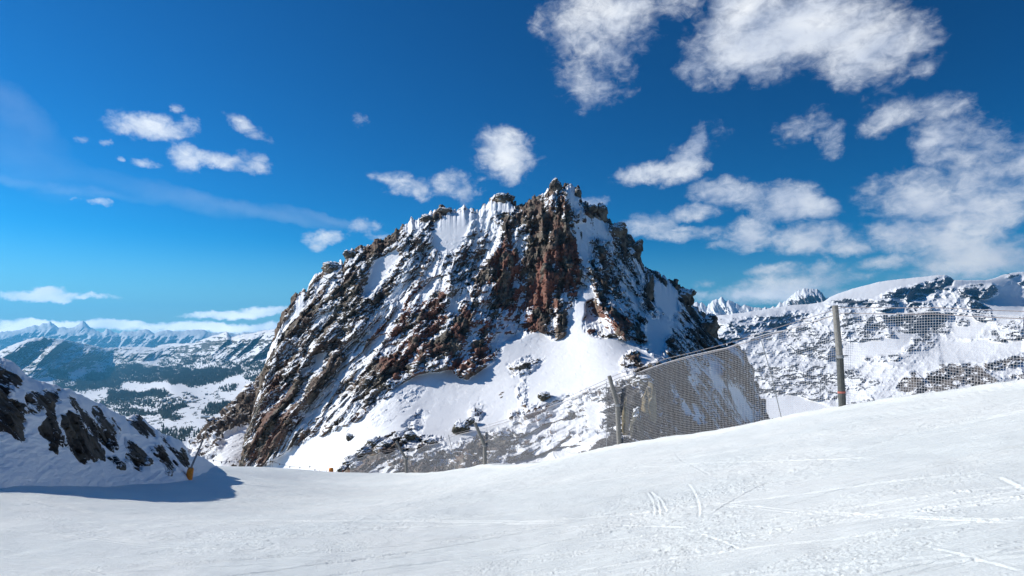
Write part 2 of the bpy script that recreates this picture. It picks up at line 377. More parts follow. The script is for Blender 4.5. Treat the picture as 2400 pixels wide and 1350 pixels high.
def tracks(x, y):
    rng = np.random.default_rng(7); z = np.zeros(x.shape)
    def arc(cx, cy, rad, a0, a1, w, dep, pair=0.0):
        nonlocal z
        dx, dy = x-cx, y-cy; r = np.hypot(dx, dy); an = np.degrees(np.arctan2(dy, dx)); mid = (a0+a1)/2
        an = (an-mid+180) % 360-180; win = sstep(np.abs(an), (a1-a0)/2, (a1-a0)/2*.8)
        dep = min(dep, w*.42)
        for off in ((0, pair) if pair else (0,)):
            d = r-rad-off
            z = z+win*dep*(-np.exp(-(d/w)**2)+.9*np.exp(-((d-1.9*w)/(w*.9))**2))
    # long straight-ish double tracks across the right foreground
    def straight(u0, v0, u1, v1, d0, d1, w, dep, pair):
        p0 = pix(np.array(float(u0)), np.array(float(v0)), np.array(d0)); p1 = pix(np.array(float(u1)), np.array(float(v1)), np.array(d1))
        c = (p0+p1)[:2]/2; dv = (p1-p0)[:2]; L = np.hypot(*dv); nrm = np.array([-dv[1], dv[0]])/L; rad = L*6
        cc = c-nrm*rad; ang = math.degrees(math.atan2(nrm[1], nrm[0])); half = math.degrees(L/2/rad)
        arc(cc[0], cc[1], rad, ang-half, ang+half, w, dep, pair)
    def gd(u, v):   # depth where the ray through a pixel meets the slope
        D = np.linspace(2.5, 60, 900); p = pix(np.full(900, float(u)), np.full(900, float(v)), D); g = GT(p[:, 0], p[:, 1]); k = np.argmax(p[:, 2] < g); return D[k] if k else 20.
    for (u0, v0, u1, v1, w, dep, pr) in ((1880,1200,2400,1230,.016,.012,.07),(1550,1165,2400,1222,.014,.008,.0),(1640,1180,1900,1200,.014,.008,.08),(1180,1245,1420,1228,.02,.008,0),
        (1420,1228,1620,1232,.02,.008,0),(1640,1245,1740,1290,.014,.007,0),(1950,1290,2130,1245,.014,.007,0),(2180,1290,2400,1350,.012,.008,0),(2340,1115,2400,1145,.02,.012,0),(1520,1150,1540,1210,.016,.010,.08),
        (1530,1150,1570,1200,.018,.012,0),(1620,1130,1650,1215,.018,.010,0),(1650,1120,1570,1060,.02,.006,0),(1450,1100,2100,1065,.03,.010,0),(1660,1205,1800,1125,.016,.008,0),(1290,1360,1400,1345,.02,.008,0),(300,1180,520,1165,.04,.010,0),(60,1215,240,1225,.04,.010,.2)):
        straight(u0, v0, u1, v1, gd(u0, v0), gd(u1, v1), w, dep, pr)
    for k in range(170):
        r0 = 5+35*rng.random()**1.2; th = R_(rng.uniform(-44, 46)); px, py = r0*math.sin(th), r0*math.cos(th)
        L = rng.uniform(2, 16); rad = rng.uniform(6, 40); a = rng.uniform(-32, 18)+(180 if rng.random() < .5 else 0); ha = math.degrees(L/rad/2)
        cx, cy = px-rad*math.cos(R_(a+90)), py-rad*math.sin(R_(a+90))
        arc(cx, cy, rad, a+90-ha, a+90+ha, rng.uniform(.010, .026)*(1+r0/14), rng.uniform(.002, .007)*(1+r0/14), rng.choice([0, .14, .0]))
    return z
def build_piste():
    th = np.concatenate([np.linspace(-180, -56, 60, endpoint=False), np.linspace(-56, 56, 1250), np.linspace(56, 180, 60)[1:]])
    r = np.concatenate([[0, .6, 1.2, 1.8, 2.4], 3*np.exp(np.linspace(0, math.log(18/3), 640, endpoint=False)), 18*np.exp(np.linspace(0, math.log(130/18), 300))])
    TH, RR = np.meshgrid(np.radians(th), r, indexing='ij'); X, Y = RR*np.sin(TH), RR*np.cos(TH)
    Z = ground_base(X, Y)
    Z += (fbm(X/3.5, Y/3.5, X*0, 4, 3)-.5)*.16*sstep(RR, 0, 10)+(fbm(X/.6, Y/.9, X*0, 3, 8)-.5)*.03
    Z += tracks(X, Y)
    pm = sstep(fbm(X/2.4, Y/1.7, X*0, 4, 21), .53, .66)         # churned patches
    Z += pm*(facet(X*9, Y*9, X*0, 31)*.009)*sstep(RR, 60, 20)
    ph = sstep(fbm(X/2.2+Y*.12, (Y-.30*X)/.55, X*0, 4, 23), .53, .66)*sstep(RR, 26, 9)
    Z += ph*(facet(X*26, Y*26, X*0, 37)*.0065+facet(X*55, Y*55, X*0, 39)*.004)
    # soft windrow of snow along the fence foot
    d = seg_dist(X, Y, LINE); Z += .10*np.exp(-((d+.1)/.5)**2)*(.5+fbm(X*1.5, Y*1.5, X*0, 3, 9))
    # low bank at the left edge of the run, past the rocks
    o = mesh_np('piste', np.stack([X, Y, Z], -1), grid_faces(len(th), len(r)), M_piste)
    o['kind'] = 'structure'
    return o
build_piste()

# ------------------------------------------------------------------ the great crag
TOPC = line([(560,1110),(568,1080),(575,1035),(588,985),(598,940),(610,900),(622,850),(640,800),(655,760),(672,725),(690,695),(706,688),(720,680),(732,655),(745,640),(765,622),(785,614),(800,615),(806,624),(810,600),(840,582),(870,568),(900,560),(930,540),(950,525),(962,515),
 (975,512),(1000,505),(1020,494),(1040,488),(1060,494),(1075,487),(1090,485),(1110,496),(1130,489),(1150,470),(1170,458),(1190,457),(1204,475),(1225,479),(1250,470),(1270,455),(1290,437),(1303,428),(1316,438),(1330,436),(1345,440),(1356,447),(1366,470),(1380,482),(1400,490),(1415,515),
 (1440,522),(1456,530),(1464,548),(1485,562),(1500,598),(1510,626),(1545,640),(1580,660),(1600,675),(1620,705),(1645,728),(1662,745),(1675,770),(1686,795),(1705,808),(1728,809),(1744,818),(1752,846),(1766,858),(1760,884),(1778,902),(1775,926),(1794,944),(1790,962),(1812,984),(1840,1010),(1900,1060)])
cdp = [(560,1105,225),(700,1120,203),(820,1130,150),(900,1065,160),(1000,1125,140),(1200,1100,150),(1450,1070,130),(1700,1035,215),(1830,1005,285),(1900,1080,290),(800,1055,190),
 (640,1000,226),(610,900,250),(650,850,254),(700,700,274),(800,620,284),(900,900,214),(1000,800,230),(1000,980,190),(900,700,262),(1100,700,252),(1100,500,290),(1200,475,292),(1300,430,286),(1300,600,262),(1300,780,236),
 (1200,900,204),(1200,1000,178),(1400,690,246),(1400,490,286),(1490,800,222),(1545,855,200),(1450,760,228),(1500,640,282),(1740,815,296),(1600,780,262),(1600,680,305),(1690,800,296),(1700,860,262),(1500,910,176),(1600,910,214),(1770,930,290),(1600,1000,180),(1400,980,160),(1080,850,222),(760,880,236)]
CD = LTPS([(a, b) for a, b, _ in cdp], [c for *_, c in cdp])
mc = Mask(.56, 540, 1920, 400, 1140)
for pts, val in [
 ([(592,1104),(612,1086),(650,1052),(700,1048),(735,1022),(765,1022),(800,1000),(830,996),(862,984),(893,960),(918,925),(940,900),(970,880),(1000,862),(1022,872),(1060,860),(1075,885),(1095,890),(1120,870),(1165,845),(1185,800),(1215,795),(1260,770),(1300,800),(1325,785),(1335,735),(1350,688),(1385,672),(1400,690),(1368,745),(1366,775),(1400,795),(1440,790),(1480,800),(1520,830),(1556,858),(1530,900),(1450,910),(1300,950),(1180,1000),(1060,1040),(900,1130),(640,1130)], .03),
 ([(790,1015),(900,940),(960,900),(1000,890),(1010,910),(930,985),(850,1015),(800,1040)], .20),
 ([(1185,855),(1230,835),(1285,838),(1240,880),(1200,885)], .35),
 ([(940,1000),(985,955),(1010,965),(990,1010)], .42),([(1095,975),(1125,930),(1140,950),(1130,990)], .3),
 ([(1205,905),(1235,870),(1240,960),(1215,960)], .28),([(1450,850),(1470,822),(1500,825),(1510,855),(1460,862)], .5),
 ([(1090,960),(1130,955),(1120,985)], .5),([(1040,985),(1100,930),(1115,945),(1075,1000)], .12),
 ([(1190,965),(1330,920),(1430,900),(1420,960),(1330,960),(1260,1010),(1200,1030)], .38),
 ([(800,1120),(880,1030),(960,1010),(1040,1025),(1050,1110),(880,1130)], .80),
 ([(1260,970),(1300,955),(1330,940),(1380,960),(1400,1010),(1370,1060),(1255,1075)], .60),
 ([(1370,1000),(1400,930),(1470,880),(1530,850),(1560,856),(1705,808),(1745,812),(1830,1000),(1700,1040),(1400,1080)], .78),
 ([(1590,935),(1640,945),(1665,985),(1640,1000),(1600,970)], .05),([(1655,845),(1685,840),(1705,915),(1670,900)], .12),([(1610,860),(1630,850),(1640,900),(1622,910)], .25),([(1560,900),(1580,890),(1600,930),(1575,950)], .3),([(1700,900),(1740,905),(1790,980),(1740,990)], .25),([(1470,900),(1540,895),(1545,930),(1500,940)], .4),
 ([(1370,940),(1410,935),(1405,1010),(1375,1020)], .15),([(1440,870),(1490,850),(1480,890)], .2),
 ([(1020,520),(1060,495),(1117,497),(1100,540),(1070,590),(1030,595),(1010,570)], .12),([(1110,500),(1140,490),(1160,520),(1130,600),(1110,590)], .40),
 ([(1140,475),(1195,475),(1215,485),(1200,500),(1150,498)], .12),
 ([(830,590),(960,525),(1010,520),(1000,600),(930,660),(860,690),(820,640)], .40),([(880,610),(930,580),(940,600),(870,690),(840,700)], .10),
 ([(770,625),(810,630),(830,690),(780,700)], .42),([(690,700),(715,690),(712,730),(690,750)], .12),([(700,800),(760,720),(780,730),(740,800),(700,850)], .42),
 ([(735,830),(755,820),(768,900),(745,915)], .06),([(705,860),(740,845),(735,890),(700,900)], .3),
 ([(1000,600),(1060,590),(1100,620),(1050,680),(990,700)], .45),([(1060,690),(1080,740),(1060,770),(1040,740)], .15),([(1090,660),(1110,700),(1095,740)], .2),
 ([(1140,520),(1180,520),(1165,590),(1145,600)], .25),([(1215,530),(1240,560),(1225,640),(1208,600)], .32),([(1225,650),(1262,655),(1250,700),(1228,690)], .1),
 ([(1340,520),(1420,520),(1440,560),(1400,600),(1350,590)], .18),([(1345,580),(1378,590),(1375,650),(1355,650)], .06),([(1318,440),(1345,442),(1365,490),(1350,500)], .15),([(1360,495),(1420,515),(1430,540),(1380,530)], .15),
 ([(1380,560),(1460,570),(1480,640),(1420,650),(1390,620)], .52),([(1440,560),(1500,600),(1515,640),(1480,650),(1450,600)], .62),
 ([(1420,640),(1500,650),(1560,660),(1600,680),(1680,800),(1560,855),(1500,810),(1440,720)], .36),
 ([(1500,640),(1600,680),(1620,720),(1570,740),(1520,700)], .08),([(1500,740),(1560,750),(1600,810),(1540,830),(1505,780)], .14),
 ([(1508,645),(1528,650),(1530,720),(1512,735)], .95),([(1480,750),(1510,730),(1512,800),(1495,805)], .92),
 ([(1585,690),(1620,708),(1690,800),(1640,800),(1600,745)], .86),([(1560,790),(1620,780),(1700,810),(1640,850),(1570,855)], .66),([(1440,650),(1460,640),(1450,700),(1430,690)], .7),
 ([(1374,710),(1400,700),(1480,740),(1480,792),(1430,788),(1375,775)], .90),
 ([(1245,560),(1330,470),(1345,560),(1380,660),(1330,740),(1240,780),(1200,720)], .84),([(1160,590),(1220,580),(1230,780),(1180,790),(1150,700)], .84),
 ([(700,900),(900,760),(1000,720),(1150,760),(1110,850),(900,890),(760,1000)], .74),([(580,1090),(600,950),(650,850),(690,900),(700,1040),(620,1090)], .74)]:
    mc.poly(pts, val)
mc.a = np.where((mc.a > .4) & (mc.a < .88), mc.a-.03, mc.a); mc.blur(2)
import copy
mc2 = copy.copy(mc); mc2.blur(22)
mr = Mask(.12, 540, 1920, 400, 1140)
for pts, val in [([(1150,620),(1185,560),(1225,580),(1225,740),(1190,800),(1150,760)], .95),([(1270,600),(1350,570),(1375,650),(1340,720),(1270,720),(1240,800),(1215,780)], .95),([(1100,700),(1150,640),(1160,850),(1060,880),(1040,820)], .55),
 ([(870,760),(1010,640),(1060,680),(1030,880),(900,900)], .45),([(1380,700),(1480,740),(1470,790),(1380,780)], .5),([(1240,970),(1340,930),(1330,1000),(1250,1020)], .5),([(580,1100),(640,880),(700,900),(640,1080)], .3),([(1290,440),(1340,450),(1330,560),(1280,560)], .25)]:
    mr.poly(pts, val)
mr.poly([(1380,1080),(1400,940),(1480,880),(1560,860),(1700,812),(1760,820),(1840,1010),(1700,1050)], -.8).poly([(1440,560),(1500,600),(1700,800),(1560,850),(1490,740)], -.55).blur(5)  # below zero: shade of the crag's foot and right flank, painted into the rock
LEAN = lambda U: np.interp(U, [600, 900, 1150, 1300, 1500, 1650], [.48, .46, .28, .08, -.35, -.7])
def cliff_ribs(xs, y, z):
    w = (fbm(xs/30, y/30, z/30, 3, 15)-.5)*14
    return fbm((xs+w)/15, y/60, z/95, 4, 11, ridge=True, g=.52)
def cliff_disp(P, U, V):
    x, y, z = P[..., 0], P[..., 1], P[..., 2]
    R = mc(U, V); xs = x-LEAN(U)*z
    a = .05+.95*sstep(R, .08, .42); a2 = a*sstep(mc2(U, V), .12, .45); top = .35+.65*sstep(V-TOPC(U), 4, 60)
    rib = cliff_ribs(xs, y, z)
    mid = fbm(xs/5, y/9, z/22, 4, 41, ridge=True)
    big = a2*top*((rib-.6)*17+(mid-.55)*5.5+facet(xs/7, y/9, z/15, 51)*3.4)
    big = big-(1-a)*0+(fbm(x/26, y/26, z/26, 3, 81)-.5)*2.5
    gul = 2.1*fbm(xs/5.5, y/9, z/28, 4, 111, g=.5)-2.0*rib
    calm = 1-.75*sstep(gul, -.25, .15)
    small = a*calm*(facet(xs/2.6, y/3, z/5.0, 61)*1.35+facet(xs/1.15, y/1.3, z/1.9, 71)*.62)+(fbm(x/3, y/3, z/3, 3, 85)-.5)*.10
    return big, small
def cliff_snow(P, N, U, V):
    x, y, z = P[..., 0], P[..., 1], P[..., 2]
    wu = (fbm(x/7, y/7, z/7, 4, 91, g=.6)-.5)*34; wv = (fbm(x/7, y/7, z/7, 4, 95, g=.6)-.5)*34
    R = mc(U+wu, V+wv); xs = x-LEAN(U)*z
    R = np.maximum(R, .42*sstep(fbm((x-.5*z)/6, y/6, z/9, 4, 131, g=.6), .60, .68)*sstep(V, 780, 900))
    rib = cliff_ribs(xs, y, z)
    Fv = .95*N[..., 2]+.50*fbm(xs/1.7, y/2.0, z/2.6, 4, 101, g=.62)+2.1*fbm(xs/5.5, y/9, z/28, 4, 111, g=.5)-2.0*rib-.15*N[..., 0]-.40*(1-sstep(V-TOPC(U), 4, 34))
    sn = ranksnow(Fv, R, R > .3, 5.0)
    m_ = mr(U+wu, V+wv); rd = np.where(m_ > 0, np.clip(m_*2.2*sstep(fbm(xs/4, y/4, z/16, 3, 121), .38, .58), 0, 1), m_)
    return sn, rd
BOTC = line([(560,1125),(700,1160),(1000,1170),(1900,1150)])
relief('crag', np.linspace(560, 1900, 1180), TOPC, BOTC, 620, CD, cliff_disp, cliff_snow, M_cliff, curl=(10, 12), back=(9, 9.0, .9), jag=(24, 9))

# ------------------------------------------------------------------ shoulder slope left of the crag
TOPS = line([(380,1110),(430,1068),(455,1046),(480,1022),(498,998),(515,988),(530,972),(560,950),(580,925),(600,905),(640,860),(700,800)])
ms = Mask(.45, 380, 720, 780, 1160)
ms.poly([(470,1040),(540,1020),(600,975),(640,1000),(600,1100),(450,1110),(430,1075)], .05).poly([(495,1000),(560,945),(640,870),(640,960),(560,1005),(520,1030)], .86).poly([(440,1080),(480,1040),(530,1030),(520,1060),(470,1095)], .35).blur(2)
SD = LTPS([(380,1110),(455,1046),(560,950),(700,800),(400,1150),(600,1100),(700,1000),(520,1080)], [255,300,330,390,250,262,330,262])
def sh_disp(P, U, V):
    x, y, z = P[..., 0], P[..., 1], P[..., 2]; R = ms(U, V)
    return (.12+.9*sstep(R, .1, .5))*((fbm((x-.5*z)/12, y/14, z/25, 4, 201, ridge=True)-.5)*9+facet(x/4, y/4, z/5, 205)*2.6+facet(x/1.7, y/1.7, z/2, 207)*1.0)
def sh_snow(P, N, U, V):
    x, y, z = P[..., 0], P[..., 1], P[..., 2]
    w = (fbm(x/8, y/8, z/8, 3, 211)-.5)*40; R = ms(U+w, V+w*.5)
    Fv = 1.0*N[..., 2]+1.1*fbm((x-.4*z)/2.5, y/2.5, z/4, 4, 221, g=.65)
    return ranksnow(Fv, R, R > .3, 4.5), .2+0*x
relief('shoulder_slope', np.linspace(380, 700, 300), TOPS, line([(380,1150),(700,1150)]), 240, SD, sh_disp, sh_snow, M_cliff, curl=(12, 12), back=(8, 10, .9), jag=(16, 8))

# ------------------------------------------------------------------ rocky bank, left foreground
TOPH = line([(-900,640),(-500,700),(-250,760),(0,843),(22,850),(40,862),(62,885),(85,895),(110,903),(160,916),(200,936),(233,950),(262,966),(300,983),(312,974),(325,973),(340,985),(350,998),(377,1017),(400,1026),(425,1038),(437,1055),(446,1070),(462,1072),(480,1077),(500,1090),(520,1096)])
BOTH = line([(-900,1190),(-300,1170),(0,1160),(120,1166),(250,1165),(350,1158),(440,1142),(480,1125),(520,1108)])
mh = Mask(.06, -900, 540, 620, 1200)
for pts, val in [([(-300,800),(-60,840),(-20,1000),(-120,1010),(-300,950)], .8),
 ([(0,855),(32,868),(50,890),(52,905),(36,915),(30,900),(10,935),(50,950),(55,1035),(30,1030),(8,1010),(-40,1000),(-40,870)], 1.0),
 ([(48,930),(92,915),(95,950),(75,975),(55,965)], .85),([(86,935),(100,920),(142,915),(138,935),(128,950),(132,1010),(140,1035),(132,1065),(112,1058),(110,1040),(86,1015),(92,990),(100,975)], 1.0),
 ([(142,990),(160,970),(178,980),(190,1010),(215,1030),(240,1055),(238,1075),(215,1082),(190,1092),(170,1078),(148,1040)], 1.0),([(158,925),(178,940),(215,985),(240,1010),(244,1050),(210,1020),(176,975)], 1.0),
 ([(215,970),(232,950),(255,990),(268,1030),(262,1060),(245,1050),(240,1010),(225,990)], .95),([(255,980),(275,990),(282,1012),(268,1010)], .9),
 ([(245,1070),(262,1068),(288,1090),(285,1098),(262,1095)], .9),([(296,985),(330,978),(350,1010),(345,1030),(318,1010)], 1.0),
 ([(288,1030),(310,1040),(335,1060),(350,1085),(330,1095),(328,1110),(315,1100),(300,1060)], 1.0),([(292,1066),(304,1068),(302,1090),(292,1082)], .95),
 ([(355,1050),(378,1045),(392,1075),(408,1105),(392,1103),(368,1075)], 1.0),([(312,975),(330,970),(350,1000),(372,1025),(360,1030),(335,1005)], .95),
 ([(376,1018),(392,1030),(412,1060),(440,1060),(444,1098),(425,1092),(405,1060),(386,1045)], 1.0),([(384,1102),(402,1110),(398,1116),(386,1108)], .8),([(418,1100),(430,1108),(424,1112)], .8),([(395,1070),(415,1088),(410,1095)], .8)]:
    mh.poly(pts, val)
mh.blur(1)
HD = LTPS([(-900,640),(-900,1190),(-300,760),(-300,1170),(0,843),(0,1000),(0,1160),(160,920),(160,1165),(300,983),(300,1162),(440,1060),(440,1142),(520,1096),(520,1108),(130,1060),(250,1090)],
         [21,15,25,18.5,29,24.5,20.5,33,26.5,41,33,49,42,62,60,28.2,33.5])
def hp_disp(P, U, V):
    x, y, z = P[..., 0], P[..., 1], P[..., 2]; w = (fbm(x/1.5, y/1.5, z/1.5, 3, 301)-.5)*26; R = mh(U+w, V+w*.6)
    fade = sstep(BOTH(U)-V, 0, 30)
    a = sstep(R, .1, .6)
    d = a*((fbm((x+.5*z)/1.4, y/1.6, z/3.5, 4, 305, ridge=True)-.35)*.9+facet((x+.4*z)/.9, y/.9, z/1.6, 307)*.55+facet(x/.35, y/.35, z/.5, 309)*.13)*.62
    d = d+(fbm(x/3.2, y/3.2, z/3.2, 4, 311)-.5)*.7+(1-a)*((fbm((x-z)/1.1, y/2.5, z/.5, 4, 315, ridge=True)-.5)*.22)
    d = d*(.15+.85*fade)*(.25+.75*sstep(V-TOPH(U), 0, 50))
    return d*.7, d*.45+(1-a)*.10*fade
def hp_snow(P, N, U, V):
    x, y, z = P[..., 0], P[..., 1], P[..., 2]; w = (fbm(x/1.5, y/1.5, z/1.5, 3, 301)-.5)*26; R = mh(U+w, V+w*.6)
    Fv = .8*N[..., 2]+fbm((x+.3*z)/.5, y/.5, z/.9, 4, 321, g=.6)
    R = np.where(R > .45, np.clip(R-.08, 0, 1), R*.4)
    return ranksnow(Fv, R, R > .45, 4.0), 0*x+.05
relief('rocky_bank', np.concatenate([np.linspace(-900, -60, 120), np.linspace(-57, 520, 520)]), TOPH, BOTH, 330, HD, hp_disp, hp_snow, M_hump, curl=(1.5, 16), back=(10, 1.6, .45), jag=(7, 16))

# ------------------------------------------------------------------ ranges at the right
TOPR = line([(1500,800),(1620,745),(1700,738),(1780,728),(1850,716),(1900,712),(1930,708),(1945,697),(1965,688),(2000,676),(2060,661),(2110,654),(2160,649),(2215,644),(2228,650),(2236,656),(2270,657),(2310,657),(2330,652),(2350,644),(2375,639),(2400,637),(2440,642),(2520,650),(2700,630),(3000,640)])
RD = LTPS([(1500,800),(1500,1040),(1700,740),(1700,800),(1700,900),(1700,1040),(1950,695),(1950,760),(1950,820),(1950,900),(1950,1000),(2215,645),(2200,720),(2200,790),(2200,860),(2200,960),(2400,637),(2400,720),(2400,745),(2400,860),(2400,960),(3000,640),(3000,800),(3000,960),(2130,800)],
         [3900,900,4200,3500,2500,900,4900,3800,3100,2200,1000,5200,4300,3300,1900,1000,6300,5000,3000,1800,1000,6000,3500,1000,2900])
mg = Mask(.19, 1480, 3020, 600, 1060)
for pts, val in [([(1930,705),(1990,678),(2060,664),(2160,651),(2215,648),(2200,662),(2120,676),(2060,695),(1990,705)], .02),
 ([(2230,658),(2400,645),(2400,735),(2330,745),(2290,705),(2260,690),(2240,675)], .04),([(2060,694),(2110,676),(2186,660),(2212,648),(2234,655),(2230,670),(2170,685),(2120,690)], .82),
 ([(1935,712),(1975,700),(2040,706),(2100,704),(2104,716),(2060,726),(2000,714)], .74),([(2125,695),(2165,692),(2190,735),(2120,740),(2130,710)], .55),
 ([(2245,678),(2275,668),(2328,668),(2338,690),(2310,698),(2275,694)], .72),([(2350,650),(2372,640),(2385,644),(2360,652)], .5),([(2390,664),(2400,658),(2420,668)], .7),
 ([(2102,735),(2214,733),(2223,778),(2172,786),(2100,775)], .80),([(2223,735),(2290,742),(2320,750),(2290,790),(2240,790)], .06),([(2240,745),(2270,750),(2265,762),(2245,760)], .6),([(2265,700),(2320,720),(2325,752),(2290,748)], .60),
 ([(1834,755),(1933,761),(1961,803),(1947,840),(1877,827),(1834,795)], .50),([(1750,860),(1890,855),(2003,868),(2060,896),(1947,934),(1778,930)], .48),([(1640,740),(1900,735),(1930,760),(1830,790),(1640,800)], .26),
 ([(1950,815),(2130,775),(2150,790),(2100,830),(1990,860),(1940,850)], .03),([(1980,730),(2100,740),(2090,790),(1970,800)], .42),
 ([(2102,905),(2138,868),(2158,890),(2189,926),(2110,922)], .95),([(2170,880),(2228,852),(2285,857),(2364,901),(2300,925),(2195,926)], .93),
 ([(2140,790),(2200,790),(2180,815),(2130,820)], .55),([(2200,800),(2400,790),(2400,830),(2210,850)], .10),([(2305,855),(2400,828),(2400,842),(2330,862)], .8),([(2335,760),(2400,740),(2400,790),(2320,800)], .5),([(2370,880),(2400,870),(2400,890)], .6),
 ([(2025,840),(2110,828),(2100,842),(2040,846)], .7),([(2105,818),(2140,812),(2138,820)], .8),([(1780,935),(1860,920),(1960,960),(1960,1000),(1790,1000)], .04),([(2000,940),(2040,930),(2050,950),(2000,955)], .7)]:
    mg.poly(pts, val)
mg.a *= .9; mg.blur(1)
mb = Mask(.05, 1480, 3020, 600, 1060).poly([(2080,850),(2400,820),(2400,940),(2080,940)], 1.0).blur(4)
def rg_disp(P, U, V):
    x, y, z = P[..., 0], P[..., 1], P[..., 2]; R = mg(U, V); k = np.clip(y/4000, .2, 1.4)
    a = .10+.90*sstep(R, .04, .3)
    a = a*(.25+.75*sstep(V-TOPR(U), 0, 30))
    return -a*k*((fbm((U+.7*V)/120, V/70, U*0, 5, 401, ridge=True, g=.58)-.5)*760+(fbm((U-.5*V)/44, V/30, U*0, 5, 405, ridge=True)-.5)*300)
def rg_snow(P, N, U, V):
    x, y, z = P[..., 0], P[..., 1], P[..., 2]
    w = (fbm(U/16, V/9, U*0, 5, 411, g=.65)-.5)*34; R = mg(U+w, V+.5*w); s = np.clip(y/3000, .3, 1.5)
    Fv = .9*N[..., 2]-.3*N[..., 0]+fbm(U/18-V/40, V/7, U*0, 5, 421, g=.75)*1.6
    return ranksnow(Fv, R, R > .2, 4.0), mb(U, V)
relief('glacier_range', np.linspace(1500, 3000, 1250), TOPR, line([(1500,1060),(3000,1060)]), 380, RD, rg_disp, rg_snow, M_range, curl=(150, 6), back=(8, 160, .5), ray=True, jag=(2, 14))
# remote peaks between the crag and the glacier range
TOPP = line([(1480,760),(1560,735),(1600,712),(1625,706),(1645,708),(1655,718),(1672,706),(1690,699),(1705,704),(1722,712),(1745,716),(1790,724),(1826,714),(1845,700),(1858,688),(1876,682),(1893,674),(1908,676),(1920,682),(1938,700),(1950,708),(2000,730),(2200,760)])
def pk_disp(P, U, V):
    x, y, z = P[..., 0], P[..., 1], P[..., 2]
    return -(fbm((U-.4*V)/38, V/90, U*0, 5, 451, ridge=True, g=.6)-.5)*700*sstep(V-TOPP(U), -6, 25)
def pk_snow(P, N, U, V):
    x, y, z = P[..., 0], P[..., 1], P[..., 2]
    R = .22+.42*sstep(U, 1815, 1850)
    Fv = 1.2*N[..., 2]-.4*N[..., 0]+fbm(U/14, V/7, U*0, 4, 461, g=.65)*1.2
    return ranksnow(Fv, R, R > .1, 4.0), 0*x
relief('distant_peaks', np.linspace(1480, 2200, 500), TOPP, line([(1480,830),(2200,830)]), 130, lambda U, V: 9500-(V-700)*6-(U-1800)*1.2, pk_disp, pk_snow, M_far, curl=(250, 6), back=(6, 300, .8), ray=True, jag=(14, 9))

# ------------------------------------------------------------------ ranges and valley at the left
TOPF = line([(-900,760),(-400,775),(0,781),(29,779),(50,776),(73,772),(95,769),(117,764),(127,769),(137,773),(160,774),(175,772),(185,768),(194,762),(201,767),(210,773),(226,778),(239,781),(251,775),(261,779),(271,782),(310,779),(344,777),(362,783),(391,777),(430,780),(467,777),(480,778),(496,783),(530,781),(554,783),(620,778),(700,790),(900,800),(1500,790)])
def fr_disp(P, U, V):
    x, y, z = P[..., 0], P[..., 1], P[..., 2]
    return -(fbm((U+.9*V)/55, V/60, U*0, 5, 501, ridge=True, g=.58)-.5)*2400*sstep(V-TOPF(U), -5, 18)
def fr_snow(P, N, U, V):
    x, y, z = P[..., 0], P[..., 1], P[..., 2]
    Fv = 1.2*N[..., 2]+fbm(U/9, V/6, U*0, 4, 511, g=.65)
    return ranksnow(Fv, .25+0*x, x < 1e9, 4.0), 0*x
relief('remote_range', np.linspace(-900, 1500, 1300), lambda u: TOPF(u)-np.clip(786-TOPF(u), 0, 30)*.45, line([(-900,850),(1500,850)]), 110, lambda U, V: 21500-(V-770)*28+(V*0), fr_disp, fr_snow, M_far, curl=(500, 4), back=(6, 700, .8), ray=True, jag=(7, 10))
TOPM = line([(-900,760),(-400,800),(-100,828),(0,823),(25,810),(44,802),(70,795),(99,790),(120,794),(157,797),(180,802),(204,808),(230,812),(248,816),(285,814),(321,812),(340,814),(356,816),(380,808),(408,803),(430,806),(455,805),(470,798),(496,788),(515,784),(531,777),(536,782),(542,789),(560,785),(583,782),(610,777),(642,772),(659,771),(700,765),(800,760),(1000,770)])
MD = LTPS([(-900,760),(-900,1100),(0,820),(0,870),(0,930),(100,790),(100,850),(100,900),(100,1100),(250,815),(250,850),(250,885),(250,920),(400,804),(400,850),(400,900),(400,960),(400,1080),(540,780),(540,830),(540,880),(540,960),(540,1080),(660,771),(660,830),(660,880),(660,960),(1000,770),(1000,900),(1000,1080)],
         [6500,1500,6900,6300,5600,7600,6900,6000,1800,10200,9300,7600,5200,10400,8600,4900,3300,1500,7900,7100,5100,3100,1450,6600,5400,4200,2700,5500,3800,1500])
mf = Mask(.10, -900, 1010, 740, 1110)     # rock and scrub cover
mt = Mask(.0, -900, 1010, 740, 1110)      # woods
z6 = lambda pts: [(a/3.4286, 680+b/3.4286) for a, b in pts]
mf.poly([(0,830),(100,790),(250,815),(360,815),(350,850),(200,870),(0,870)], .26).poly([(540,785),(660,775),(650,850),(540,860)], .12).poly([(356,815),(455,806),(540,790),(440,850),(360,860)], .22).poly([(200,930),(660,900),(660,1110),(200,1110)], .26).blur(2)
